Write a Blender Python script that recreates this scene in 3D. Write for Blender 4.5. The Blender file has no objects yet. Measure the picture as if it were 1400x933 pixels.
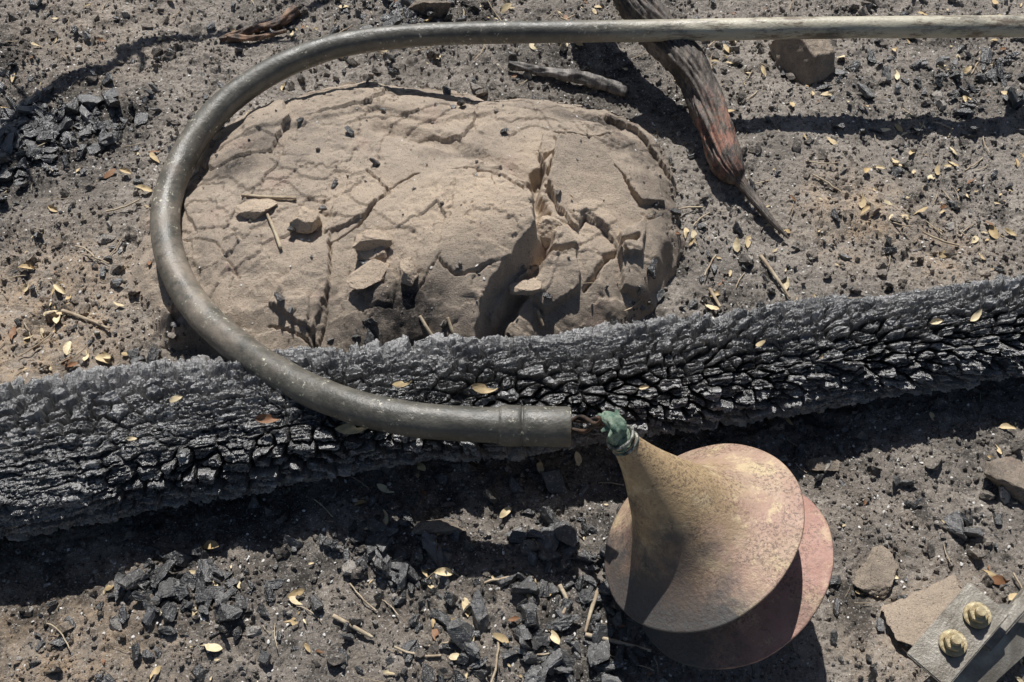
import bpy, math, numpy as np
from mathutils import Vector, Matrix
R = np.random.RandomState(7)
sc = bpy.context.scene
# ------------------------------------------------------------ camera
CH=1.2; PITCH=math.radians(55); CY=-CH/math.tan(PITCH)
cam=bpy.data.cameras.new("Camera"); cam.lens=35; cam.sensor_width=36; cam.clip_start=0.02; cam.clip_end=500
co=bpy.data.objects.new("Camera",cam); sc.collection.objects.link(co)
co.location=(0,CY,CH); co.rotation_euler=(math.radians(90)-PITCH,0,0); sc.camera=co
F=1400*35/36.
cp,sp=math.cos(PITCH),math.sin(PITCH)
EL=math.radians(53);AZ=math.radians(-6)
sd=Vector((math.sin(AZ)*math.cos(EL),math.cos(AZ)*math.cos(EL),math.sin(EL)))
def P(u,v,z=0.0):
    """survey sheet position + height above soil -> metres in the world"""
    a=(u-700)/F; b=(466.5-v)/F
    d=np.array([a, cp+b*sp, -sp+b*cp]); t=(z-CH)/d[2]
    return np.array([0,CY,CH])+d*t
# ------------------------------------------------------------ noise
def _h(ix,iy,seed):
    n=(ix*374761393+iy*668265263+seed*1442695041)&0xffffffff
    n=((n^(n>>13))*1274126177)&0xffffffff
    n=((n^(n>>15))*2246822519)&0xffffffff
    return (n^(n>>16))&0xffffffff
def noise(x,y,seed=0):
    x=np.asarray(x,float);y=np.asarray(y,float)
    ix=np.floor(x).astype(np.int64);iy=np.floor(y).astype(np.int64);fx=x-ix;fy=y-iy
    u=fx**3*(fx*(fx*6-15)+10);v=fy**3*(fy*(fy*6-15)+10)
    def g(dx,dy):
        a=_h(ix+dx,iy+dy,seed)*(2*math.pi/4294967296.)
        return np.cos(a)*(fx-dx)+np.sin(a)*(fy-dy)
    a=g(0,0)*(1-u)+g(1,0)*u; b=g(0,1)*(1-u)+g(1,1)*u
    return (a*(1-v)+b*v)*1.5
def fbm(x,y,o=4,seed=0,gain=.5):
    r=0;a=1;
    for i in range(o):
        r=r+a*noise(x*2.03**i+17.3*i,y*2.03**i+5.1*i,seed+i*13); a*=gain
    return r
def worley(x,y,seed=0,jit=.9,box=False):
    ix=np.floor(x).astype(np.int64);iy=np.floor(y).astype(np.int64)
    f1=np.full(x.shape,9.);f2=np.full(x.shape,9.);idr=np.zeros(x.shape);dx1=np.zeros(x.shape)
    for i in(-1,0,1):
        for j in(-1,0,1):
            a=_h(ix+i,iy+j,seed)/4294967296.;b=_h(ix+i,iy+j,seed+99)/4294967296.
            px=ix+i+.5+(a-.5)*jit;py=iy+j+.5+(b-.5)*jit
            d=np.sqrt((x-px)**2+(y-py)**2) if not box else (((x-px)**4+(y-py)**4)**.25)
            c=_h(ix+i,iy+j,seed+555)/4294967296.
            nb=d<f1
            f2=np.where(nb,f1,np.minimum(f2,d)); idr=np.where(nb,c,idr); dx1=np.where(nb,x-px,dx1); f1=np.where(nb,d,f1)
    return f1,f2,idr,dx1
def sst(a,b,x):
    t=np.clip((x-a)/(b-a),0,1);return t*t*(3-2*t)
def segd(X,Y,a,b):
    ax,ay=a[:2];bx,by=b[:2];dx,dy=bx-ax,by-ay
    t=np.clip(((X-ax)*dx+(Y-ay)*dy)/(dx*dx+dy*dy+1e-12),0,1)
    return np.hypot(X-ax-t*dx,Y-ay-t*dy)
def polysdf(X,Y,pts):
    d=np.full(X.shape,9.);ins=np.zeros(X.shape,bool);n=len(pts)
    for i in range(n):
        a=pts[i];b=pts[(i+1)%n];d=np.minimum(d,segd(X,Y,a,b))
        c=((a[1]>Y)!=(b[1]>Y))&(X<(b[0]-a[0])*(Y-a[1])/(b[1]-a[1]+1e-12)+a[0]);ins^=c
    return np.where(ins,d,-d)
def lined(X,Y,pts):
    d=np.full(X.shape,9.)
    for a,b in zip(pts[:-1],pts[1:]): d=np.minimum(d,segd(X,Y,a,b))
    return d
def gz(X,Y,lst):
    r=np.zeros(np.shape(X))
    for u,v,s,a in lst:
        p=P(u,v,0.01); r=np.maximum(r,a*np.exp(-((X-p[0])**2+(Y-p[1])**2)/(2*s*s)))
    return r
# ------------------------------------------------------------ terrain functions
def ground_h(X,Y):
    h=.012*fbm(X*2.2,Y*2.2,2,1)+.008*fbm(X*9,Y*9,3,2)
    m=sst(-.3,.4,noise(X*7,Y*7,33))
    wx=X+.008*noise(X*40,Y*40,8)+.003*noise(X*120,Y*120,18);wy=Y+.008*noise(X*40,Y*40,9)+.003*noise(X*120,Y*120,19)
    f1,f2,c,_=worley(wx*48,wy*48,4,1.0)
    h=h+(.001+.007*m)*c*c*sst(0,.6,f2-f1)
    f1,f2,c,_=worley(wx*120,wy*120,5,1.0)
    h=h+.0032*c*c*sst(0,.5,f2-f1)+.0016*noise(X*150,Y*150,6)
    b=P(1170,290,0);h=h+.012*np.exp(-((X-b[0])**2/.01+(Y-b[1])**2/.006))
    return h
def PP(l,z): return [P(u,v,z) for u,v in l]
OUT=PP([(170,390),(190,290),(245,215),(310,160),(390,125),(500,112),(640,116),(760,128),(835,150),(900,190),(932,250),(935,320),(895,400),(860,450),(760,480),(640,500),(500,520),(330,520),(215,460)],.02)
BLK=PP([(440,310),(500,268),(575,238),(650,226),(700,243),(728,280),(738,318),(712,345),(682,372),(662,402),(646,462),(560,475),(470,470),(430,400)],.12)
PL=[(PP([(760,212),(800,208),(835,228),(862,262),(886,300),(880,335),(855,342),(832,312),(800,296),(790,312),(762,288),(748,262)],.09),.020,.0020),
    (PP([(742,185),(770,170),(820,160),(868,180),(905,215),(915,250),(880,262),(850,236),(805,200),(762,206),(748,245),(735,220)],.09),.013,.0022),
    (PP([(700,385),(735,352),(790,345),(795,385),(745,408)],.08),.014,.0022),
    (PP([(365,415),(415,360),(455,325),(452,395),(425,448)],.07),.010,.0022),
    (PP([(480,245),(515,235),(535,262),(500,300),(440,312),(455,275)],.1),.008,.0022),
    (PP([(488,362),(530,358),(542,375),(535,398),(500,396),(486,380)],.11),.007,.0018),
    (PP([(484,318),(512,310),(530,325),(528,345),(500,350),(485,340)],.11),.009,.0018),
    (PP([(820,160),(850,158),(905,190),(935,250),(905,215),(870,182)],.05),.014,.003),
    (PP([(840,345),(905,300),(925,330),(890,400),(850,400)],.04),.016,.004),
    (PP([(745,330),(775,325),(792,345),(745,352)],.07),.010,.0025),
    (PP([(200,470),(260,440),(330,470),(320,530),(180,520)],.02),.014,.005),
    (PP([(330,130),(470,115),(640,122),(700,150),(600,170),(520,158),(420,180),(330,190)],.08),.006,.01),
   ]
CR=[(PP([(360,418),(395,430),(425,447),(440,410),(446,370),(452,325),(500,303),(530,262),(572,236)],.1),.010,.0016),
    (PP([(738,245),(745,215),(770,203),(800,207),(830,222)],.1),.012,.0025),
    (PP([(500,232),(530,262)],.1),.008,.0016),
    (PP([(600,345),(618,362),(650,360),(672,350)],.13),.009,.0018),
    (PP([(735,240),(728,275),(745,300),(748,330),(725,370),(690,410),(655,458)],.09),.030,.009),
    (PP([(748,262),(765,292),(790,314),(800,300),(835,318),(858,345)],.08),.012,.0025),
    (PP([(760,180),(800,185),(835,170)],.1),.009,.0025),
    (PP([(425,448),(430,480)],.07),.012,.0025),
    (PP([(800,400),(830,360),(870,340)],.05),.014,.0035),
    (PP([(250,330),(300,345),(330,390)],.05),.005,.0014),
    (PP([(560,390),(600,345)],.12),.005,.0015),
    (PP([(620,232),(680,245),(715,268)],.13),.007,.002),
    (PP([(520,160),(600,175),(640,200),(715,232)],.11),.012,.016)]
def rock_h(X,Y):
    wx=X+.005*noise(X*18,Y*18,51)+.003*noise(X*60,Y*60,52);wy=Y+.005*noise(X*18,Y*18,53)+.003*noise(X*60,Y*60,54)
    d=polysdf(X,Y,OUT)+.022*noise(X*7,Y*7,55)+.006*noise(X*35,Y*35,56)
    q=np.clip(d/.22,0,1)
    h=.080*(1-(1-q)**2.3)
    h=np.where(d<0,np.maximum(d*3,-.06),h)
    c=P(640,280,.1);h=h+.026*np.exp(-((X-c[0])**2/.045+(Y-c[1])**2/.02))*sst(0,.05,d)
    ins=sst(0,.03,d)
    b=polysdf(wx,wy,BLK);c=P(735,320,.12);c2=P(430,350,.12)
    ramp=np.clip((X-c2[0])/(c[0]-c2[0]),0,1)
    h=h+ins*.050*ramp**1.4*sst(-.001,.008,b)
    gx=X+.02*noise(X*9,Y*9,31)+.004*noise(X*50,Y*50,34);gy=Y+.02*noise(X*9,Y*9,32)+.004*noise(X*50,Y*50,35)
    _,_,ci,dxx=worley(gx*8,gy*10,33,1.0)
    h=h+ins*(.008*(ci-.5)+.020*dxx*(ci-.4))
    jx=X+.003*noise(X*50,Y*50,61)+.0014*noise(X*170,Y*170,62);jy=Y+.003*noise(X*50,Y*50,63)+.0014*noise(X*170,Y*170,64)
    for pts,t,w in PL: h=h+ins*t*sst(0,w,polysdf(jx,jy,pts))
    for pts,t,w in CR: h=h-ins*t*(1-sst(0,w*1.6,lined(jx,jy,pts)))
    rough=.4+sst(-.2,.4,noise(X*9,Y*9,76))
    h=h+ins*(.007*fbm(X*6,Y*6,2,57)+.0025*(.4-np.abs(noise(X*22,Y*22,74)))*rough+.0015*rough*fbm(X*50,Y*50,3,58,.6))
    for k,(fx,fy,sx) in enumerate(((3.3,4.2,1),(5.1,6.5,2))):
        n=fbm(X*fx+3*sx,Y*fy,2,70+k)+.06*noise(X*60,Y*60,71+k)+.03*noise(X*200,Y*200,72+k); h=h+ins*.003*(sst(.12,.13,n)+sst(-.30,-.29,n))
    pit=sst(.40,.75,noise(X*75,Y*75,73));h=h-ins*.0018*pit
    # the big spalled slab leaning on the right shoulder
    A=sst(0,.0022,polysdf(jx,jy,PL[0][0]));pc=P(820,270,.09)
    hp_=.100+.30*(Y-pc[1])-.20*(X-pc[0])+.0012*fbm(X*40,Y*40,3,77)+.003*noise(X*9,Y*9,78)
    return h*(1-A)+np.maximum(hp_,h-.006)*A
def surf(X,Y): return np.maximum(ground_h(X,Y),rock_h(X,Y))
def S(u,v,off=0):
    z=.05
    for _ in range(14):
        p=P(u,v,z); z=.5*z+.5*(float(surf(np.array([p[0]]),np.array([p[1]]))[0])+off)
    return P(u,v,z)
# ------------------------------------------------------------ node helpers
class M:
    def __init__(s,name):
        s.m=bpy.data.materials.new(name);s.m.use_nodes=True;s.nt=s.m.node_tree;s.n=s.nt.nodes;s.b=s.n['Principled BSDF'];s.out=s.n['Material Output']
        s.tc=s.n.new('ShaderNodeTexCoord')
    def lk(s,a,b): s.nt.links.new(a,b)
    def noise(s,scale,det=4,rough=.55,vec=None,sc=None,dist=0):
        n=s.n.new('ShaderNodeTexNoise');n.inputs['Scale'].default_value=scale;n.inputs['Detail'].default_value=det;n.inputs['Roughness'].default_value=rough;n.inputs['Distortion'].default_value=dist
        v=vec or s.tc.outputs['Object']
        if sc:
            mp=s.n.new('ShaderNodeMapping');mp.inputs['Scale'].default_value=sc;s.lk(v,mp.inputs[0]);v=mp.outputs[0]
        s.lk(v,n.inputs['Vector']);return n.outputs['Fac']
    def rng(s,x,a,b,c=0,d=1):
        n=s.n.new('ShaderNodeMapRange')
        if a>b: a,b,c,d=b,a,d,c
        n.inputs[1].default_value=a;n.inputs[2].default_value=b;n.inputs[3].default_value=c;n.inputs[4].default_value=d;s.lk(x,n.inputs[0]);return n.outputs[0]
    def mth(s,op,a,b=None):
        n=s.n.new('ShaderNodeMath');n.operation=op
        for i,x in enumerate((a,b)):
            if x is None: continue
            if isinstance(x,(int,float)): n.inputs[i].default_value=x
            else: s.lk(x,n.inputs[i])
        return n.outputs[0]
    def mix(s,f,a,b,mode='MIX'):
        n=s.n.new('ShaderNodeMix');n.data_type='RGBA';n.blend_type=mode
        if isinstance(f,(int,float)): n.inputs[0].default_value=f
        else: s.lk(f,n.inputs[0])
        for i,x in ((6,a),(7,b)):
            if isinstance(x,tuple): n.inputs[i].default_value=(*x,1)
            else: s.lk(x,n.inputs[i])
        return n.outputs[2]
    def attr(s,name):
        n=s.n.new('ShaderNodeAttribute');n.attribute_name=name;return n.outputs['Fac']
    def bump(s,h,dist,strength=1,prev=None):
        n=s.n.new('ShaderNodeBump');n.inputs['Strength'].default_value=strength;n.inputs['Distance'].default_value=dist;s.lk(h,n.inputs['Height'])
        if prev: s.lk(prev,n.inputs['Normal'])
        return n.outputs[0]
    def fin(s,col,rough=.9,nrm=None,spec=.3,metal=0):
        if isinstance(col,tuple): s.b.inputs['Base Color'].default_value=(*col,1)
        else: s.lk(col,s.b.inputs['Base Color'])
        for k,x in (('Roughness',rough),('Specular IOR Level',spec),('Metallic',metal)):
            if isinstance(x,(int,float)): s.b.inputs[k].default_value=x
            else: s.lk(x,s.b.inputs[k])
        if nrm: s.lk(nrm,s.b.inputs['Normal'])
        return s.m
def mk_ground():
    m=M("ash_soil")
    c=m.mix(m.rng(m.noise(14,5,.65),.35,.65),(.235,.21,.185),(.46,.41,.355))
    c=m.mix(m.rng(m.noise(90,4,.7),.3,.7,0,.6),c,(.52,.465,.405))
    tn=m.mth('MULTIPLY',m.attr('tan'),m.rng(m.noise(30,5,.6),.3,.65))
    c=m.mix(tn,c,(.64,.475,.32))
    st=m.mth('MULTIPLY',m.attr('soot'),m.rng(m.noise(25,6,.7),.35,.6,.25,1.1))
    c=m.mix(st,c,(.045,.041,.038))
    c=m.mix(m.rng(m.noise(9,7,.78),.53,.61,0,.80),c,(.065,.059,.053))
    r=m.attr('rnd')
    c=m.mix(m.rng(r,0,1,0,.45),c,(.12,.108,.098))
    c=m.mix(m.mth('GREATER_THAN',m.mth('FRACT',m.mth('MULTIPLY',r,6.37)),.86),c,(.52,.48,.43))
    c=m.mix(m.rng(m.noise(330,3,.7),.58,.68,0,.9),c,(.74,.71,.66))
    c=m.mix(m.rng(m.noise(190,3,.8),.44,.35,0,.9),c,(.035,.032,.03))
    n=m.bump(m.noise(120,6,.75),.008,.85);n=m.bump(m.noise(500,4,.7),.003,.8,n)
    return m.fin(c,.95,n,.15)
def mk_rock():
    m=M("sandstone")
    c=m.mix(m.rng(m.noise(9,6,.6),.3,.7),(.42,.35,.28),(.60,.495,.39))
    c=m.mix(m.rng(m.noise(30,6,.7),.46,.68,0,.65),c,(.29,.25,.215))
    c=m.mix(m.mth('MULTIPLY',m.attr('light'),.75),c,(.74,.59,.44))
    c=m.mix(m.rng(m.noise(14,3,.6,sc=(1,1,1)),.58,.68,0,.3),c,(.58,.40,.33))
    st=m.mth('MULTIPLY',m.attr('soot'),m.rng(m.noise(45,6,.75),.33,.58,.35,1.2))
    c=m.mix(st,c,(.060,.054,.050))
    c=m.mix(m.rng(m.noise(420,3,.8),.44,.33,0,.8),c,(.13,.105,.085))
    c=m.mix(m.rng(m.noise(130,4,.8),.39,.30,0,.8),c,(.13,.105,.088))
    c=m.mix(m.rng(m.noise(380,3,.8),.60,.70,0,.6),c,(.80,.74,.65))
    n=m.bump(m.noise(90,7,.75),.005,.75);n=m.bump(m.noise(520,4,.7),.003,.9,n)
    return m.fin(c,.93,n,.2)
def mk_char(name,ash_glint=.35,rough=.42,k=1.0,coat=0,coatr=.3):
    m=M(name)
    c=m.mix(m.rng(m.noise(30,5,.6),.35,.7),(.010*k,.010*k,.010*k),(.045*k,.044*k,.043*k))
    c=m.mix(m.rng(m.noise(16,6,.7),.48,.66,0,ash_glint),c,(.24,.23,.22))  # grey ash patches, strengthened to imitate a silvery sheen as well
    c=m.mix(m.rng(m.attr('rnd'),.50,1,0,ash_glint*1.4),c,(.34,.335,.33))  # log block tops paler: silvery glints painted into the colour
    c=m.mix(m.rng(m.noise(240,4,.8),.57,.68,0,.7),c,(.52,.51,.50))
    r=m.rng(m.noise(70,4,.6),.3,.7,rough-.1,rough+.2)
    n=m.bump(m.noise(60,5,.7,sc=(1,9,9)),.0025,.65);n=m.bump(m.noise(60,4,.7,sc=(8,1,2)),.0018,.6,n);n=m.bump(m.noise(450,3,.7),.001,.5,n)
    if coat:
        m.b.inputs['Coat Weight'].default_value=coat;m.b.inputs['Coat Roughness'].default_value=coatr;m.b.inputs['Coat IOR'].default_value=1.9;m.lk(n,m.b.inputs['Coat Normal'])
    return m.fin(c,r,n,1.0)
MG=mk_ground();MR=mk_rock();MC=mk_char("charcoal",.22,.34,.55,.3);ML=mk_char("charred_wood",.55,.30,.85,1.0)
# ------------------------------------------------------------ mesh helpers
def mesh_np(name,V,Fc,mat,smooth=True,attrs={},parent=None):
    V=np.ascontiguousarray(V,dtype=np.float32);Fc=np.ascontiguousarray(Fc,dtype=np.int32);k=Fc.shape[1]
    me=bpy.data.meshes.new(name);me.vertices.add(len(V));me.vertices.foreach_set('co',V.ravel())
    me.loops.add(Fc.size);me.loops.foreach_set('vertex_index',Fc.ravel())
    me.polygons.add(len(Fc));me.polygons.foreach_set('loop_start',np.arange(0,Fc.size,k,dtype=np.int32))
    try: me.polygons.foreach_set('loop_total',np.full(len(Fc),k,np.int32))
    except Exception: pass
    me.polygons.foreach_set('use_smooth',np.full(len(Fc),smooth))
    me.update(calc_edges=True);me.validate()
    for n,a in attrs.items():
        at=me.attributes.new(n,'FLOAT','POINT');at.data.foreach_set('value',np.asarray(a,np.float32).ravel())
    me.materials.append(mat)
    o=bpy.data.objects.new(name,me);sc.collection.objects.link(o)
    if parent: o.parent=parent
    return o
def gridf(n,m,wrap=False):
    i=np.arange(n-1)[:,None];j=np.arange(m if wrap else m-1)[None,:];j2=(j+1)%m
    return np.stack([i*m+j,(i+1)*m+j,(i+1)*m+j2,i*m+j2],-1).reshape(-1,4)
def empty(name,loc=(0,0,0)):
    o=bpy.data.objects.new(name,None);sc.collection.objects.link(o);return o
def catmull(pts,n):
    pts=np.asarray(pts,float);Pp=np.vstack([2*pts[0]-pts[1],pts,2*pts[-1]-pts[-2]]);k=len(pts)-1
    t=np.linspace(0,k-1e-9,n);i=t.astype(int);f=(t-i)[:,None]
    a,b,c,d=Pp[i],Pp[i+1],Pp[i+2],Pp[i+3]
    return .5*((2*b)+(c-a)*f+(2*a-5*b+4*c-d)*f**2+(3*b-a-3*c+d)*f**3)
def frames(C):
    T=np.gradient(C,axis=0);T/=np.linalg.norm(T,axis=1)[:,None]
    U=np.zeros_like(T);u=np.cross([0,0,1.],T[0]);
    if np.linalg.norm(u)<.1:u=np.cross([0,1.,0],T[0])
    for i in range(len(T)):
        u=u-T[i]*u.dot(T[i]);u/=np.linalg.norm(u);U[i]=u
    return T,U,np.cross(T,U)
def tube(name,C,r,mat,seg=24,disp=None,smooth=True,attrs={},parent=None,cap=True,ell=1.0):
    C=np.asarray(C,float);n=len(C);r=np.broadcast_to(r,(n,)).astype(float)
    T,U,W=frames(C);th=np.linspace(0,2*math.pi,seg,endpoint=False)
    rr=r[:,None]*np.ones(seg)[None]
    s=np.concatenate([[0],np.cumsum(np.linalg.norm(np.diff(C,axis=0),axis=1))])
    if disp is not None: rr=rr+disp(s[:,None]+0*th,th[None]+0*s[:,None],r[:,None])
    V=C[:,None]+rr[...,None]*(np.cos(th)[None,:,None]*U[:,None]+ell*np.sin(th)[None,:,None]*W[:,None])
    V=V.reshape(-1,3);Fq=gridf(n,seg,True)
    at={'s':np.repeat(s/s[-1],seg)}
    if cap:
        V=np.vstack([V,C[0],C[-1]]);a=n*seg;j=np.arange(seg);j2=(j+1)%seg
        Fq=np.vstack([Fq,np.stack([j*0+a,j,j2,j2],-1)*1, np.stack([j*0+a+1,(n-1)*seg+j2,(n-1)*seg+j,(n-1)*seg+j],-1)])
        at={'s':np.append(at['s'],[0,1])}
        q=Fq[:(n-1)*seg];t=np.vstack([q[:,[0,1,2]],q[:,[0,2,3]],Fq[(n-1)*seg:,:3]]);Fq=t
    at.update(attrs)
    return mesh_np(name,V,Fq,mat,smooth,at,parent)
def cyc(th,s,fs,ft,seed):
    return .5*(noise(s*fs+np.cos(th)*ft,np.sin(th)*ft+s*fs*.37,seed)+noise(s*fs*1.3-np.sin(th)*ft,np.cos(th)*ft-s*fs*.5,seed+3))*1.4
# ------------------------------------------------------------ ground
def axis(lo,hi,step):
    core=np.arange(lo,hi,step);g=[];d=step;x=0
    while x<80: d*=1.35;x+=d;g.append(x)
    g=np.array(g);return np.concatenate([lo-g[::-1],core,core[-1]+g])
xs=axis(-1.2,1.2,.0027);ys=axis(-.66,1.12,.0027)
X,Y=np.meshgrid(xs,ys,indexing='ij');Z=ground_h(X,Y)
SOOT=[(30,190,.12,1.2),(110,170,.08,1.2),(180,150,.05,.9),(20,80,.08,.5),(300,840,.12,.45),(520,780,.12,.6),(800,860,.12,.7),(560,920,.10,.4),(860,395,.04,.9),(1340,110,.10,.6),(1180,120,.08,.4),(600,15,.10,.9),(400,10,.08,.5),(800,80,.14,.8),(200,520,.05,.6),(1100,620,.13,.6),(900,640,.12,.7),(300,740,.14,.8),(20,760,.12,.7),(1330,560,.12,.6),(1000,400,.06,.5),(600,700,.13,.8),(880,140,.1,.6),(1250,230,.05,.4),(1050,200,.05,.4)]
TAN=[(60,890,.12,1),(50,430,.12,.95),(170,380,.06,.6),(1175,290,.065,1),(1290,340,.06,.6),(100,60,.14,.3),(1250,860,.1,.4),(1180,740,.1,.25),(600,850,.1,.25)]
mesh_np("ground",np.stack([X,Y,Z],-1).reshape(-1,3),gridf(len(xs),len(ys)),MG,True,{'soot':gz(X,Y,SOOT),'tan':gz(X,Y,TAN),'rnd':0*X})
# ------------------------------------------------------------ boulder
xs=np.arange(-.72,.36,.0017);ys=np.arange(-.22,.60,.0017);X,Y=np.meshgrid(xs,ys,indexing='ij');Z=rock_h(X,Y)
def gzz(X,Y,lst,z=.10):
    r=np.zeros(np.shape(X))
    for u,v,sx,sy,a in lst:
        p=P(u,v,z); r=np.maximum(r,a*np.exp(-((X-p[0])**2/(2*sx*sx)+(Y-p[1])**2/(2*sy*sy))))
    return r
rs=gzz(X,Y,[(552,412,.042,.030,1.3),(485,435,.045,.024,.8),(320,215,.03,.02,.9),(350,190,.02,.015,.7),(810,138,.05,.015,.9),(870,180,.04,.025,.7),(440,405,.012,.03,.5),(240,440,.04,.04,.35),(620,203,.04,.010,.5),(915,250,.025,.06,.6),(430,475,.12,.015,1),(850,430,.05,.03,.9),(560,140,.05,.008,.4),(690,440,.015,.02,.6)])
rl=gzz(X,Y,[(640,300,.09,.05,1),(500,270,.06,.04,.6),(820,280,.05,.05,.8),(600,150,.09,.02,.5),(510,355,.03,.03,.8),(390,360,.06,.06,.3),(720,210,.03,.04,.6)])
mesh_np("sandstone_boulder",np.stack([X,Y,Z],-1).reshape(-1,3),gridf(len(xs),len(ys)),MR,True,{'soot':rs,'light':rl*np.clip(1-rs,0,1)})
# ------------------------------------------------------------ charred log
LA=P(0,628,.055);LB=P(1400,447,.065)
tt=np.linspace(-.22,1.22,1550);C=LA[None]+(LB-LA)[None]*tt[:,None]
C[:,1]+=.006*np.sin(tt*7);Llen=np.linalg.norm(LB-LA)
th=np.linspace(-math.pi/2,1.5*math.pi,440,endpoint=False)
ax=(LB-LA)/Llen;side=np.cross(ax,[0,0,1.]);side/=np.linalg.norm(side);up=np.cross(side,ax)
rw=np.interp(tt,[-.2,0,.35,.5,1,1.3],[.112,.108,.084,.080,.066,.062]);rh=np.interp(tt,[-.2,0,.5,1,1.3],[.072,.068,.062,.056,.054])
SS=(tt*Llen)[:,None]+0*th;TH=th[None]+0*SS;arc=TH*.085
wa=arc+.005*noise(SS*12,arc*12,81)+.0022*noise(SS*80,arc*80,82);ws=SS+.008*noise(SS*16,arc*16,83)+.0022*noise(SS*80,arc*80,88)
seam=sst(-math.pi/2,-math.pi/2+.3,TH)*(1-sst(1.5*math.pi-.3,1.5*math.pi,TH))
f1,f2,c,dx=worley(ws/.027,wa/.0165,84,.95,True)
g1,g2,c2,_=worley(ws/.11,wa/.035,85,.95)
h1,h2,c3,_=worley(ws/.009,wa/.0065,86,1.0,True)
k1,k2,c4,_=worley(ws/.06,wa/.0048,91,1.0)
big=sst(-.40,.25,noise(SS*5,arc*7,95))
D=.008*(c2-.5)+(.003+.011*big)*(c-.5)+.003*(c3-.5)+(.0075-.003*big)*(c4-.5)
D+=-(.002+.014*big)*(1-sst(.02,.24,f2-f1))-.004*(1-sst(0,.05,g2-g1))+.008*dx*big-.0018*(1-sst(0,.2,h2-h1))
D+=.004*fbm(SS*10,arc*10,2,87)+.0021*noise(SS*22,arc*340,89)+.0017*noise(SS*340,arc*70,90)+.008*noise(SS*5,arc*9,96)
D+=.003
D*=seam
V=C[:,None]+((rw[:,None]+D)*np.cos(TH))[...,None]*side+((rh[:,None]+D)*np.sin(TH))[...,None]*up
mesh_np("charred_log",V.reshape(-1,3),gridf(len(tt),len(th),True),ML,False,{'rnd':np.clip(c*.6+.4*c3,0,1)*seam*sst(.03,.25,f2-f1)})  # rnd picks out block tops for the painted glints
# ------------------------------------------------------------ hose
def mk_hose(name,painted):
    m=M(name);s=m.attr('s')
    c=m.mix(m.rng(m.noise(12,5,.6),.35,.65),(.055,.053,.043),(.105,.100,.082))
    c=m.mix(m.rng(m.noise(35,6,.75),.46,.70,0,.7),c,(.185,.170,.140))
    if painted:
        far=m.rng(s,.47,.40)
        w=m.mth('MULTIPLY',far,m.rng(m.noise(10,6,.75,sc=(1,3,3)),.36,.50))
        c=m.mix(w,c,(.52,.48,.37))
        rst=m.mth('MULTIPLY',far,m.rng(m.noise(12,7,.8,sc=(1,4,4)),.50,.58,0,.9))
        c=m.mix(rst,c,(.15,.105,.07))
        wr=m.mth('MULTIPLY',m.rng(m.mth('ABSOLUTE',m.mth('SUBTRACT',s,.80)),.14,.02),m.rng(m.noise(20,5,.7),.4,.65,0,.6));c=m.mix(wr,c,(.38,.31,.24))
    ch=m.rng(m.noise(120,5,.75),.60,.65)
    ch=m.mth('MULTIPLY',ch,m.rng(m.noise(14,3,.6),.44,.56))
    c=m.mix(ch,c,(.62,.60,.46))
    n=m.bump(m.noise(220,5,.7),.0015,.6);n=m.bump(m.noise(40,4,.6),.003,.4,n)
    return m.fin(c,m.rng(m.noise(40,4),.3,.7,.32,.54),n,.7)
MH=mk_hose("weathered_rubber",True);MH2=mk_hose("sleeve_rubber",False)
hose=empty("rubber_hose")
hp=[(1900,34,.13,.0180),(1600,34,.13,.0180),(1400,36,.13,.0180),(1150,38,.13,.0180),(900,42,.13,.0180),(740,44,.13,.0182),(620,46,.128,.0185),(530,52,.125,.0192),(450,66,.118,.0203),(375,96,.108,.0212),(310,140,.095,.0218),(262,196,.08,.022),(234,256,.07,.022),(226,312,.065,.022),(240,372,.068,.022),(275,428,.08,.0222),(330,478,.098,.0222),(400,522,.122,.0218),(480,555,.142,.0216),(560,573,.152,.0216),(640,580,.154,.0216),(690,582,.154,.0216)]
cc=np.array([list(P(u,v,z))+[r] for u,v,z,r in hp]);cr=catmull(cc,420)
tube("hose_body",cr[:,:3],cr[:,3],MH,40,lambda s,t,r:.0006*cyc(t,s,14,1.5,5),parent=hose)
a=P(684,582,.154);b=P(780,584,.154);ax_=(b-a);
prof=[(-.02,.0214),(-.02,.0238),(0,.0244),(.02,.0250),(.10,.0252),(.29,.0252),(.30,.0238),(.32,.0238),(.33,.0248),(.6,.0247),(.97,.0247),(1.0,.024),(1.0,.0195),(.9,.019),(.4,.0185),(.4,.001)]
def lathe(name,o,d,L,prof,mat,seg=64,disp=None,parent=None,smooth=True):
    d=np.array(d,float)/np.linalg.norm(d);u=np.cross(d,[.3,.2,1.]);u/=np.linalg.norm(u);w=np.cross(d,u)
    th=np.linspace(0,2*math.pi,seg,endpoint=False);pr=np.array(prof)
    r=pr[:,1][:,None]+0*th
    if disp is not None: r=r+disp(pr[:,0][:,None]+0*th,th[None]+0*r)
    V=np.array(o)+ (pr[:,0]*L)[:,None,None]*d+r[...,None]*(np.cos(th)[None,:,None]*u+np.sin(th)[None,:,None]*w)
    return mesh_np(name,V.reshape(-1,3),gridf(len(pr),seg,True),mat,smooth,{'s':np.repeat(pr[:,0],seg)},parent)
def densify(p,k=4):
    p=np.array(p);o=[]
    for a,b in zip(p[:-1],p[1:]):
        for i in range(k): o.append(a+(b-a)*i/k)
    o.append(p[-1]);return o
lathe("coupling_sleeve",a,ax_,np.linalg.norm(ax_),densify(prof,3),MH2,48,parent=hose)
def simple(name,col,rough=.6,metal=0,col2=None,sc_=40,b=.001,spec=.4,bs=200):
    m=M(name);c=m.mix(m.rng(m.noise(sc_,5,.7),.4,.62),col,col2 or col);return m.fin(c,rough,m.bump(m.noise(bs,5,.7),b,.8),spec,metal)
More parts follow.
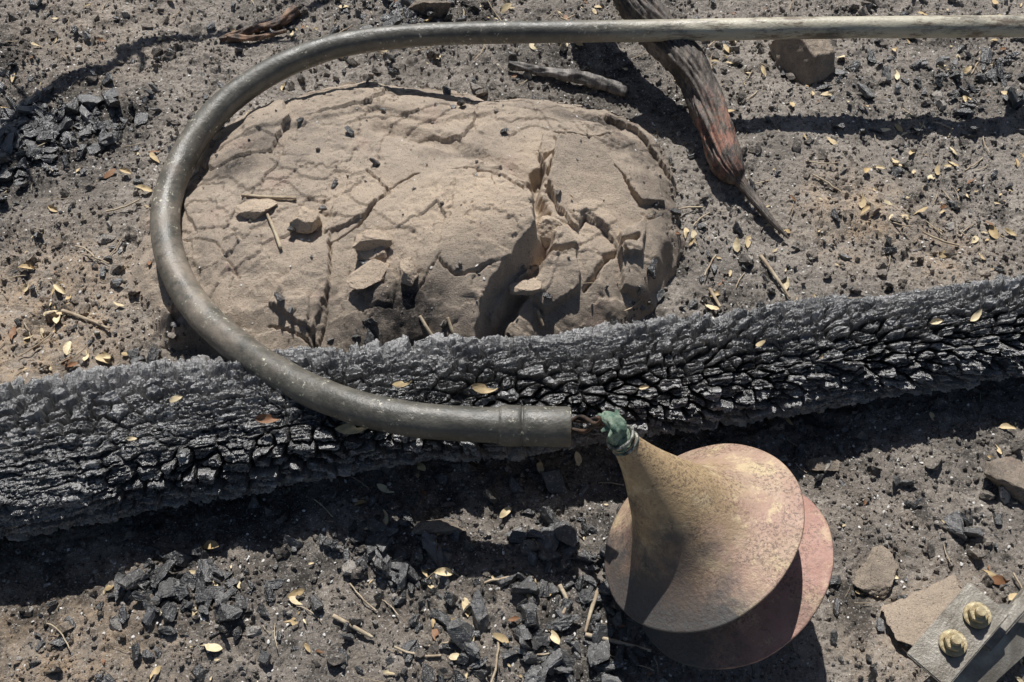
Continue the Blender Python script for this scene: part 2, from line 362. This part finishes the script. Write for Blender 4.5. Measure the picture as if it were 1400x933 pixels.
MW=simple("blackened_wire",(.03,.027,.025),.6,0,(.12,.07,.045))
for k,(q) in enumerate([[(775,574,.155),(800,576,.17),(818,572,.20),(838,576,.235)],[(776,586,.150),(800,590,.165),(812,582,.19),(835,585,.225)],[(776,578,.158),(795,570,.17),(815,580,.2),(828,568,.235)]]):
    tube("core_wire_%d"%(k+1),catmull([P(*x) for x in q],30),.0026,MW,8,parent=hose)
# ------------------------------------------------------------ horns
def mk_horn(name,pink):
    m=M(name);s=m.attr('s')
    if pink>.5:
        c=m.mix(m.rng(m.noise(14,5,.6),.35,.65),(.46,.28,.225),(.38,.21,.165))
        c=m.mix(m.rng(m.noise(20,5,.7),.42,.66,0,.7),c,(.34,.185,.15))
    else:
        c=m.mix(m.rng(m.noise(14,5,.6),.35,.65),(.50,.38,.26),(.47,.31,.235))
        c=m.mix(m.rng(m.noise(20,5,.7),.42,.66,0,.8),c,(.36,.215,.17))
    yl=m.rng(m.mth('ADD',s,m.rng(m.noise(18,6,.75),.3,.7,-.28,.28)),.10,.36)
    c=m.mix(m.mth('MULTIPLY',yl,1-pink),c,(.47,.335,.19))
    y2=m.rng(m.noise(24,6,.8),.53,.59);c=m.mix(m.mth('MULTIPLY',y2,.85-.5*pink),c,(.62,.49,.30))
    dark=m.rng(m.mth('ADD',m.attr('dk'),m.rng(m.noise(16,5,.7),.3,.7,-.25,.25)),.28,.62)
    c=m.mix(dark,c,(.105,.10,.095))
    sp_=m.mth('MULTIPLY',m.rng(m.noise(260,4,.8),.50,.56),m.rng(m.noise(22,4,.6),.38,.54))
    c=m.mix(m.mth('MULTIPLY',sp_,.65),c,(.09,.064,.05))
    c=m.mix(m.rng(m.noise(9,4,.6),.50,.64,0,.6),c,(.17,.12,.09))
    n=m.bump(m.noise(240,5,.7),.0018,.7);n=m.bump(m.noise(22,3,.5),.004,.25,n)
    return m.fin(c,m.rng(m.noise(60,4),.3,.7,.42,.66),n,.5,.1)
def horn(name,cen,n,Rr,L,mat,darkdir,short=1.0,dents=.0008):
    e=empty(name);n=np.array(n,float);n/=np.linalg.norm(n)
    x=np.array([0,.015,.04,.08,.13,.20,.30,.42,.55,.7,.85,1.0]);y=np.array([1,.955,.88,.77,.66,.56,.465,.39,.315,.23,.16,.112])
    xx=np.linspace(0,1,90)**1.6*short
    yy=np.interp(xx,x,y); 
    k=np.ones(9)/9;ypad=np.pad(yy,4,mode='edge');ys_=np.convolve(ypad,k,'valid');ys_[:5]=yy[:5]
    th_=.0022;out=[(a,Rr*b) for a,b in zip(xx,ys_)]
    inn=[(a-.010,Rr*b-th_*.4) for a,b in zip(xx,ys_)][::-1]
    lip=[(-.014,Rr-.001),(-.018,Rr+.0006),(-.012,Rr+.0026),(-.002,Rr+.0022)]
    pf=inn+lip+out
    d=lambda p,t:dents*np.clip(1-p*2,0,1)*(noise(np.cos(t)*1.3+5,np.sin(t)*1.3,77)*2+noise(np.cos(t)*3+p*3,np.sin(t)*3,78))
    o=lathe("bell",cen,n,L,pf,mat,160,d,e)
    V=np.empty(len(o.data.vertices)*3,np.float32);o.data.vertices.foreach_get('co',V);V=V.reshape(-1,3)
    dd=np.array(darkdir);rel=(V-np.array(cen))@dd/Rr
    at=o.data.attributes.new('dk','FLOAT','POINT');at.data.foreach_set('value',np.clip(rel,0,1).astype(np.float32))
    return e,n
M1=mk_horn("patinated_brass",0.0);M2=mk_horn("patinated_brass_pink",.75)
c1=P(955,728,.142);tipw=P(852,603,.142+.145)
n1=tipw-c1;HL=np.linalg.norm(n1);n1=n1/HL
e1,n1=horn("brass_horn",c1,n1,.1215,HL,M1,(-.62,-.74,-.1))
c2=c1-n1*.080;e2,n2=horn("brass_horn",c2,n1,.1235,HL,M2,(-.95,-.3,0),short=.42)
MGn=simple("verdigris",(.10,.17,.125),.75,.1,(.30,.37,.28),90,.003)
tip=c1+n1*HL
tube("corroded_stub",catmull([tip-n1*.004,tip+n1*.012,P(845,585,tip[2]+.018),P(836,574,tip[2]+.022),P(828,566,tip[2]+.018)],40),np.interp(np.linspace(0,1,40),[0,.3,.6,.8,1],[.0145,.0125,.011,.010,.005]),MGn,40,lambda s,t,r:r*.32*cyc(t,s,70,1.4,9)+r*.16*cyc(t,s,250,4,19),parent=e1,ell=.7)
MK=simple("tarnished_band",(.05,.06,.055),.5,.5,(.4,.4,.35),120)
for k,q in enumerate((.006,-.004)):
    cb=tip+n1*q;uu=np.cross(n1,[0,0,1.]);uu/=np.linalg.norm(uu);vv=np.cross(n1,uu);a_=np.linspace(0,2*math.pi,40)
    tube("neck_band_%d"%(k+1),cb+.0145*(np.cos(a_)[:,None]*uu+np.sin(a_)[:,None]*vv),.0022,MK,8,parent=e1,cap=False)
for k,(u,v) in enumerate(((818,566),(822,590),(843,560),(832,598))):
    tube("torn_strip_%d"%(k+1),catmull([tip+n1*.008,P((u+845)/2,(v+585)/2-2,tip[2]+.02),P(u,v,tip[2]+.012+.006*k)],16),np.linspace(.006,.0015,16),MGn,8,lambda s,t,r:r*.4*cyc(t,s,200,1.5,29),parent=e1,ell=.4)
# ------------------------------------------------------------ branch and sticks
def mk_wood(name,c1_,c2_,red=0,dk=.8):
    m=M(name);s=m.attr('s')
    c=m.mix(m.rng(m.noise(14,6,.7,sc=(5,1,1.5)),.40,.60),c1_,c2_)
    c=m.mix(m.rng(m.noise(20,5,.7,sc=(2.5,1,1)),.45,.58,0,dk),c,(.022,.019,.018))
    if red:
        k=m.mth('MULTIPLY',m.rng(m.mth('ABSOLUTE',m.mth('SUBTRACT',s,.70)),.14,.04),m.rng(m.noise(30,5,.75,sc=(2,1,1)),.49,.58));c=m.mix(m.mth('MULTIPLY',k,red),c,(.38,.18,.12))
    n=m.bump(m.noise(40,5,.7,sc=(5,1,1)),.004,.8);n=m.bump(m.noise(300,4,.7),.0015,.6,n)
    return m.fin(c,.55,n,.6)
MB=mk_wood("burnt_wood",(.055,.042,.033),(.21,.17,.135),.85)
bp=[(800,-95,.16,.040),(852,-25,.14,.036),(885,25,.115,.034),(925,70,.095,.032),(955,115,.075,.031),(972,160,.06,.029),(985,200,.045,.028),(994,224,.036,.026),(1004,240,.030,.020),(1012,250,.026,.010),(1030,272,.02,.0078),(1055,302,.016,.0055),(1078,326,.012,.0015)]
bc=catmull(np.array([list(P(u,v,z))+[r] for u,v,z,r in bp]),330)
tube("burnt_branch",bc[:,:3],bc[:,3]*.93,MB,96,lambda s,t,r:r*(.26*cyc(t,s,10,1.1,3)+.18*cyc(t+s*2,s,7,6,4)+.10*cyc(t+s*2,s,14,14,6)),attrs={})
def stick(name,pts,r0,r1,mat,seg=14,rough=.2,n=40,ell=1.):
    c=catmull(pts,n);t_=np.linspace(0,1,n)
    return tube(name,c,r0+(r1-r0)*t_,mat,seg,lambda s,t,r:r*(rough*cyc(t,s,30,1.3,int(r0*1e5)%50)+rough*.5*cyc(t,s,30,5,8)),ell=ell)
MS=mk_wood("grey_stick_wood",(.12,.11,.10),(.32,.29,.26))
MO=mk_wood("scorched_bark",(.14,.08,.05),(.32,.19,.11))
MT=simple("dry_twig",(.34,.26,.18),.8,0,(.58,.49,.35))
stick("charred_stick",[S(695,88,.01),S(745,98,.012),S(800,108,.014),S(858,126,.01)],.006,.013,MS,24,.35,80)
stick("charred_stick",[S(300,55,.006),S(340,42,.012),S(380,32,.012),S(405,14,.006)],.005,.010,MO,24,.45,80)
stick("charred_stick",[S(312,52,.008),S(350,52,.008),S(392,42,.008)],.007,.003,MO,18,.4,60)
# dead branch standing behind/left of the scene: its shadow crosses the upper-left soil
def above(u,v,h):
    p=P(u,v,.0);k=h/math.sin(EL);return p+np.array(sd)*k
SB=mk_wood("dead_branch_wood",(.07,.06,.05),(.16,.14,.12))
db=[(-420,900,.0),(-250,560,.26),(-60,310,.42),(10,215,.47),(40,155,.50),(95,122,.52),(150,95,.54),(190,62,.56),(250,48,.58),(320,34,.60),(420,10,.58),(560,-60,.5),(760,-160,.28),(900,-260,.0)]
dc=catmull([above(u,v,h) for u,v,h in db],220)
tube("dead_branch",dc,np.interp(np.linspace(0,1,220),[0,.2,.35,.5,.65,1],[.016,.020,.016,.011,.008,.010]),SB,14,lambda s,t,r:r*(.5*cyc(t,s,16,1.2,3)))
for q in ([(30,170,.49),(60,165,.5),(110,178,.52)],[(45,150,.50),(30,130,.56),(20,120,.6)],[(185,64,.56),(195,82,.56),(190,100,.56)],[(0,230,.46),(30,225,.48),(45,250,.5)],[(330,33,.6),(370,52,.6),(410,58,.62)]):
    stick("dead_twig",[above(*x) for x in q],.006,.003,SB,8,.3,16)
for q in ([(330,267),(368,270),(405,271)],[(365,292),(375,315),(384,340)],[(574,432),(592,462)],[(612,434),(624,470)],[(735,424),(742,446)],[(428,60),(470,80)]):
    stick("twig",[S(u,v,.004) for u,v in (q if len(q)>2 else [q[0],((q[0][0]+q[1][0])/2,(q[0][1]+q[1][1])/2+1),q[1]])],.0022,.0028,MT,10,.25,20)
# ------------------------------------------------------------ angular stones
def ico(sub):
    import bmesh
    bm=bmesh.new();bmesh.ops.create_icosphere(bm,subdivisions=sub,radius=1);bm.verts.ensure_lookup_table()
    v=np.array([x.co[:] for x in bm.verts]);f=np.array([[q.index for q in x.verts] for x in bm.faces]);bm.free();return v,f
ICO={k:ico(k) for k in (1,2,3,5)}
def chip(sub,ncut,rs_,lo=.45,hi=.8,boxy=0):
    v,f=ICO[sub];v=v.copy()
    pl=[]
    if boxy:
        for a in range(3):
            for s in (-1,1):
                n=np.zeros(3);n[a]=s;n+=rs_.normal(size=3)*boxy;n/=np.linalg.norm(n);pl.append((n,rs_.uniform(.42,.62)))
    for _ in range(ncut):
        n=rs_.normal(size=3);n/=np.linalg.norm(n);pl.append((n,rs_.uniform(lo,hi)))
    for n,d in pl:
        k=v@n;v-=np.maximum(0,k-d)[:,None]*n
    return v,f
def rotz(a): c,s=math.cos(a),math.sin(a);return np.array([[c,-s,0],[s,c,0],[0,0,1.]])
def stone(name,u,v,sx,sy,sz,ang,mat,seed,sink=.3,tilt=(0,0),soot=.12,light=.5):
    rs_=np.random.RandomState(seed);V,f=chip(5,9,rs_,.45,.8,.40);V=V*1.6;V=V+.06*np.stack([fbm(V[:,1]*3+seed,V[:,2]*3+V[:,0],4,1,.6),fbm(V[:,0]*3,V[:,2]*3+V[:,1],4,2,.6),fbm(V[:,0]*3+V[:,2],V[:,1]*3,4,3,.6)],-1)
    V=V*[sx,sy,sz];Rm=np.array(Matrix.Rotation(tilt[0],3,'X')@Matrix.Rotation(tilt[1],3,'Y'))
    V=V@Rm.T@rotz(ang).T;p=S(u,v,sz*(1-sink)*.6);V=V+p
    mesh_np(name,V,f,mat,True,{'light':np.full(len(V),light),'soot':np.full(len(V),soot)})
for a in [(419,303,.022,.017,.016,.2,3),(508,325,.024,.013,.011,.1,4),(512,372,.026,.018,.009,.5,5),(558,375,.013,.017,.014,.3,6),(751,320,.016,.020,.016,.5,8),(728,390,.022,.014,.007,.3,10),(345,288,.025,.017,.008,.1,11)]:
    stone("sandstone_fragment",*a[:6],MR,a[6],.1,light=.9,soot=0)
stone("stone",1100,75,.044,.050,.045,.7,MR,21,.2,soot=.3,light=.1)
stone("stone",1195,788,.032,.024,.008,.9,MR,22,.4,soot=.3,light=.2);stone("stone",1275,838,.060,.036,.014,.5,MR,23,.5,light=.6)
stone("stone",1395,660,.03,.03,.018,.2,MR,24,.4,soot=.4,light=0);stone("stone",600,722,.035,.012,.010,.1,MR,25,.4,soot=.5,light=0)
stone("stone",1130,635,.022,.012,.007,-.2,MR,27,.3,soot=.5,light=0);stone("stone",590,12,.03,.02,.02,.1,MR,28,.4,soot=.6,light=0)
# ------------------------------------------------------------ scatter
def scatter(name,templ,pts,scale,mat,sink=.3,smooth=False,seed=1,maxtilt=.6,lift=0):
    rs_=np.random.RandomState(seed);Vs=[];Fs=[];rn=[];off=0;so=[];
    n=len(pts);z=surf(pts[:,0],pts[:,1]);sot=gz(pts[:,0],pts[:,1],SOOT);tn=gz(pts[:,0],pts[:,1],TAN);ta=[]
    ch=rs_.randint(0,len(templ),n)
    for k,(tv,tf) in enumerate(templ):
        I=np.where(ch==k)[0]
        if len(I)==0: continue
        az=rs_.uniform(0,2*math.pi,len(I));tx=rs_.uniform(-maxtilt,maxtilt,len(I));ty=rs_.uniform(-maxtilt,maxtilt,len(I))
        v=tv[None]*scale[I][:,None,None]
        x,y,zz=v[...,0],v[...,1],v[...,2]
        c,s=np.cos(tx)[:,None],np.sin(tx)[:,None];y,zz=y*c-zz*s,y*s+zz*c
        c,s=np.cos(ty)[:,None],np.sin(ty)[:,None];x,zz=x*c+zz*s,-x*s+zz*c
        c,s=np.cos(az)[:,None],np.sin(az)[:,None];x,y=x*c-y*s,x*s+y*c
        h=-zz.min(axis=1)
        W=np.stack([x+pts[I,0][:,None],y+pts[I,1][:,None],zz+(z[I]+h*(1-2*sink)+lift)[:,None]],-1)
        Vs.append(W.reshape(-1,3));Fs.append((tf[None]+(np.arange(len(I))*len(tv))[:,None,None]+off).reshape(-1,tf.shape[1]));off+=len(I)*len(tv)
        rn.append(np.repeat(rs_.uniform(0,1,len(I)),len(tv)));so.append(np.repeat(sot[I],len(tv)));ta.append(np.repeat(tn[I],len(tv)))
    return mesh_np(name,np.vstack(Vs),np.vstack(Fs),mat,smooth,{'rnd':np.concatenate(rn),'soot':np.concatenate(so),'tan':np.concatenate(ta)})
def sample(n,dens,seed,rockp=.1):
    rs_=np.random.RandomState(seed);N=max(n*8,30000);p=np.stack([rs_.uniform(-1.15,1.15,N),rs_.uniform(-.64,1.08,N)],-1)
    d=dens(p[:,0],p[:,1]);g=polysdf(p[:,0],p[:,1],OUT)
    d=d*np.where(g>.02,rockp,1)
    q=(p-LA[:2])@ax[:2];w=np.abs((p-LA[:2])@side[:2]);d=np.where(w<.055,0,d)
    k=rs_.uniform(0,1,len(p))<d;return p[k][:n]
rs_=np.random.RandomState(5)
clod=[chip(1,4,rs_) for _ in range(10)];clod=[(v*[1,.85,.7]+.12*rs_.normal(size=v.shape),f) for v,f in clod]
pt=sample(32000,lambda x,y:.35+.65*sst(-.3,.5,noise(x*6,y*6,91)),11,.03)
scatter("soil_clods",clod,pt,.0012+.0045*R.uniform(0,1,len(pt))**3,MG,seed=2,maxtilt=3)
pt=sample(1300,lambda x,y:.1+.5*sst(-.2,.5,noise(x*5,y*5,92)),12,.03)
bigc=[chip(2,5,rs_,.5,.8,.3) for _ in range(8)];bigc=[(v*[1.3,1,.8]+.06*rs_.normal(size=v.shape),f) for v,f in bigc]
scatter("soil_clods",bigc,pt,.004+.010*R.uniform(0,1,len(pt))**2,MG,seed=3,maxtilt=1)
cc_=[]
for _ in range(16):
    v,f=chip(3,3,rs_,.5,.8,.28);cc_.append((v*[1.9,rs_.uniform(.6,1.4),rs_.uniform(.45,.9)]+.035*rs_.normal(size=v.shape),f))
CHZ=[(30,185,.09,1),(110,165,.06,1),(200,140,.04,.6),(240,820,.05,1),(290,820,.04,1),(400,830,.12,.35),(530,760,.05,1),(620,850,.09,.55),(790,850,.10,.9),(760,740,.05,.7),(700,920,.13,.6),(860,385,.03,1),(1330,110,.10,.5),(1180,100,.1,.35),(560,15,.08,.7),(320,205,.03,.7),(505,485,.03,1),(200,520,.05,.6),(1110,600,.10,.25),(1320,715,.02,1),(1000,420,.1,.3),(620,650,.3,.2),(80,900,.03,.5)]
pt=sample(11000,lambda x,y:(.03+gz(x,y,CHZ)**1.5*.5)*(.3+1.4*sst(-.3,.4,noise(x*12,y*12,97))),13,.15)
scatter("charcoal_fragments",cc_,pt,.0013+.0085*R.uniform(0,1,len(pt))**3.6,MC,seed=4,maxtilt=.9,sink=.15)
pt=sample(520,lambda x,y:gz(x,y,CHZ)**3*.8,14,.03)
scatter("charcoal_fragments",cc_,pt,.006+.011*R.uniform(0,1,len(pt))**2.2,MC,seed=5,maxtilt=.6,sink=.15)
fl=[chip(1,5,rs_) for _ in range(5)];fl=[(v*[1,.7,.25],f) for v,f in fl]
MA=simple("ash_flakes",(.56,.54,.51),.9,0,(.78,.76,.72))
pt=sample(9000,lambda x,y:.25+.6*gz(x,y,CHZ),15,.12)
scatter("ash_flakes",fl,pt,.0007+.0028*R.uniform(0,1,len(pt))**2,MA,seed=6)
# leaves
def leaf(rs_):
    n=9;m=5;t=np.linspace(-1,1,n);w=.36*rs_.uniform(.8,1.25)*np.clip(1-np.abs(t)**rs_.uniform(1.8,2.6),0,1)**.75*(1-.15*t)+.012
    s=np.linspace(-1,1,m);cx=rs_.uniform(-.5,.5);cu=rs_.uniform(-.3,1.3);tw=rs_.uniform(-.6,.6)
    X=t[:,None]+0*s;Yv=w[:,None]*s[None]+.25*cx*t[:,None]**2;Zv=.35*cx*t[:,None]**2+cu*.6*w[:,None]*s[None]**2+tw*t[:,None]*w[:,None]*s[None]+.03*rs_.normal(size=(n,m))
    if rs_.rand()<.5: k=t[:,None]<rs_.uniform(-.2,.4);Yv=np.where(k|(s[None]<.2),Yv,Yv*rs_.uniform(-.3,.6))
    return np.stack([X,Yv,Zv],-1).reshape(-1,3),gridf(n,m)
lv=[leaf(rs_) for _ in range(24)]
m=M("dry_leaf");c=m.mix(m.rng(m.attr('rnd'),0,1),(.50,.36,.18),(.80,.68,.44));k=m.mth('GREATER_THAN',m.mth('FRACT',m.mth('MULTIPLY',m.attr('rnd'),7.3)),.87)
c=m.mix(k,c,(.24,.12,.06));c=m.mix(m.rng(m.noise(120,4,.7),.5,.68,0,.45),c,(.30,.20,.11));MLf=m.fin(c,.6,m.bump(m.noise(180,3,.6),.001,.6),.4)
LZ=[(550,10,.10,.8),(720,25,.12,.7),(1000,90,.12,.6),(1230,180,.10,.8),(1300,260,.12,1),(1350,60,.12,.7),(950,320,.04,1),(960,360,.06,.8),(850,400,.03,1),(60,330,.08,.8),(130,430,.10,.9),(30,480,.10,.8),(150,260,.07,.5),(400,30,.12,.6),(530,790,.08,.9),(400,870,.12,.8),(640,840,.09,.9),(1230,740,.1,.5),(1300,800,.1,.5),(1120,250,.06,.6),(790,800,.08,.6),(1050,340,.1,.5),(200,830,.1,.4),(700,900,.1,.4),(50,40,.1,.3)]
pt=sample(2300,lambda x,y:(.012+.12*gz(x,y,LZ)**1.3)*(.3+1.5*sst(-.2,.4,noise(x*14,y*14,98))),16,.04)
scatter("leaf_litter",lv,pt,.003+.0115*R.uniform(0,1,len(pt))**1.8,MLf,seed=7,sink=.04,smooth=True,maxtilt=.5,lift=.002)
def straw(rs_):
    n=8;t=np.linspace(-1,1,n);th=np.arange(5)*2*math.pi/5;b=rs_.uniform(-.25,.25);r=.05*rs_.uniform(.5,1.2)
    return np.stack([t[:,None]+0*th,b*t[:,None]**2+r*np.cos(th)[None]+.02*rs_.normal(size=(n,1)),.1*b*t[:,None]**2+r*np.sin(th)[None]],-1).reshape(-1,3),gridf(n,5,True)
sw=[straw(rs_) for _ in range(10)]
pt=sample(420,lambda x,y:.01+.05*gz(x,y,LZ+[(850,840,.08,1),(770,790,.06,1)]),17,.1)
scatter("straw_and_twigs",sw,pt,.005+.026*R.uniform(0,1,len(pt))**2,MT,seed=8,sink=.0,smooth=True,maxtilt=.15,lift=.002)
for q in ([(800,868),(845,878),(890,890)],[(765,800),(775,822),(770,840)],[(820,798),(810,830),(800,865)],[(455,842),(485,858),(510,872)],[(85,425),(115,435),(150,450)],[(1040,350),(1062,380),(1080,408)],[(970,395),(985,420)]):
    if len(q)==2:q=[q[0],((q[0][0]+q[1][0])/2,(q[0][1]+q[1][1])/2),q[1]]
    stick("twig",[S(u,v,.006) for u,v in q],.0028,.0018,MT,10,.25,24)
def on_log(u,v):
    z=.1
    for _ in range(12):
        p=P(u,v,z);w=float((p[:2]-LA[:2])@side[:2]);t=float((p[:2]-LA[:2])@ax[:2])/Llen
        a_=np.interp(t,tt,rw);b_=np.interp(t,tt,rh);zc=LA[2]+(LB[2]-LA[2])*t
        z=.5*z+.5*(zc+b_*math.sqrt(max(.02,1-(w/a_)**2)))
    return P(u,v,z+.008)
Vs=[];Fs=[];off=0;rr=[]
for k,(u,v,s_,a_) in enumerate([(550,525,.013,.2),(662,532,.017,-.1),(482,586,.022,.1),(366,573,.016,0),(1130,487,.009,.2),(1040,470,.008,.5),(880,530,.007,.2),(960,470,.008,1),(240,545,.009,.4),(1280,440,.009,.2),(1335,432,.012,.8),(700,560,.009,.9),(180,600,.007,0),(1200,430,.008,.3)]):
    tv,tf=lv[k%24];v_=tv*s_;v_=v_@rotz(a_).T@np.array(Matrix.Rotation(.4,3,'X')).T+on_log(u,v);Vs.append(v_);Fs.append(tf+off);off+=len(tv);rr.append(np.full(len(tv),.25+.05*k))
mesh_np("leaf_litter",np.vstack(Vs),np.vstack(Fs),MLf,True,{'rnd':np.concatenate(rr)})
# ------------------------------------------------------------ steel bracket
MSt=simple("weathered_steel",(.19,.17,.14),.45,.4,(.36,.335,.29),22,.0015)
MRu=simple("yellowed_zinc_bolt",(.32,.25,.14),.5,.4,(.60,.52,.34),80,.001)
import bmesh
def bar(name,a,b,w,t,nrm,mat,parent,slot=0):
    a=np.array(a);b=np.array(b);d=b-a;L=np.linalg.norm(d);d/=L;n=np.array(nrm,float);n-=d*n.dot(d);n/=np.linalg.norm(n);s=np.cross(n,d)
    bm=bmesh.new();bmesh.ops.create_cube(bm,size=1);bmesh.ops.scale(bm,vec=(w,L,t),verts=bm.verts)
    bmesh.ops.bevel(bm,geom=[e for e in bm.edges],offset=t*.22,segments=2,affect='EDGES')
    me=bpy.data.meshes.new(name);bm.to_mesh(me);bm.free();me.materials.append(mat);o=bpy.data.objects.new(name,me);sc.collection.objects.link(o)
    Mx=Matrix(((s[0],d[0],n[0],0),(s[1],d[1],n[1],0),(s[2],d[2],n[2],0),(0,0,0,1)));Mx.translation=Vector((a+b)/2);o.matrix_world=Mx
    o.parent=parent;return d,s,n
def bolt(k,p,n,parent):
    q=Vector(n).to_track_quat('Z','Y');
    for nm,r,h,seg,z0 in (("washer",.0155,.003,32,0),("hex_head",.0115,.010,6,.003),("thread",.006,.018,20,.003)):
        bm=bmesh.new();bmesh.ops.create_cone(bm,cap_ends=True,segments=seg,radius1=r,radius2=r*.97,depth=h)
        bmesh.ops.bevel(bm,geom=[e for e in bm.edges],offset=.0007,segments=2,affect='EDGES')
        me=bpy.data.meshes.new(nm);bm.to_mesh(me);bm.free();me.materials.append(MRu);o=bpy.data.objects.new("%s_%d"%(nm,k),me);sc.collection.objects.link(o)
        o.rotation_mode='QUATERNION';o.rotation_quaternion=q;o.location=Vector(p)+Vector(n)*(z0+h/2);o.parent=parent
br=empty("steel_bracket")
a=P(1266,918,.055);b=P(1352,818,.078)
d,s,n=bar("front_plate",a,b,.054,.006,(-.35,-.30,.9),MSt,br)
bolt(1,P(1335,842,.076)+n*.002,n,br);bolt(2,P(1302,880,.067)+n*.002,n,br)
bar("side_flange",P(1312,950,.03),P(1440,795,.05),.045,.006,(.8,.5,.5),MSt,br)
bar("rear_rail",P(1345,885,.05),P(1450,765,.065),.016,.010,(-.3,-.3,.9),MSt,br)
bar("rear_rail_lower",P(1330,935,.03),P(1480,800,.04),.03,.006,(-.1,-.5,.9),MSt,br)
bar("cross_plate",P(1352,838,.055),P(1430,842,.055),.022,.006,(0,-.3,1),MSt,br)
# ------------------------------------------------------------ light
l=bpy.data.lights.new("sun","SUN");l.energy=5.0;l.angle=math.radians(.5);l.color=(1,.97,.93)
lo=bpy.data.objects.new("sun",l);sc.collection.objects.link(lo);lo.rotation_mode='QUATERNION';lo.rotation_quaternion=sd.to_track_quat('Z','Y')
w=bpy.data.worlds.new("World");sc.world=w;w.use_nodes=True;nt=w.node_tree;sk=nt.nodes.new('ShaderNodeTexSky');sk.sky_type='NISHITA';sk.sun_disc=False;sk.sun_elevation=EL;sk.sun_rotation=AZ
nt.links.new(sk.outputs[0],nt.nodes['Background'].inputs[0]);nt.nodes['Background'].inputs[1].default_value=.05
sc.view_settings.view_transform='Standard';sc.view_settings.look='None';sc.view_settings.exposure=0
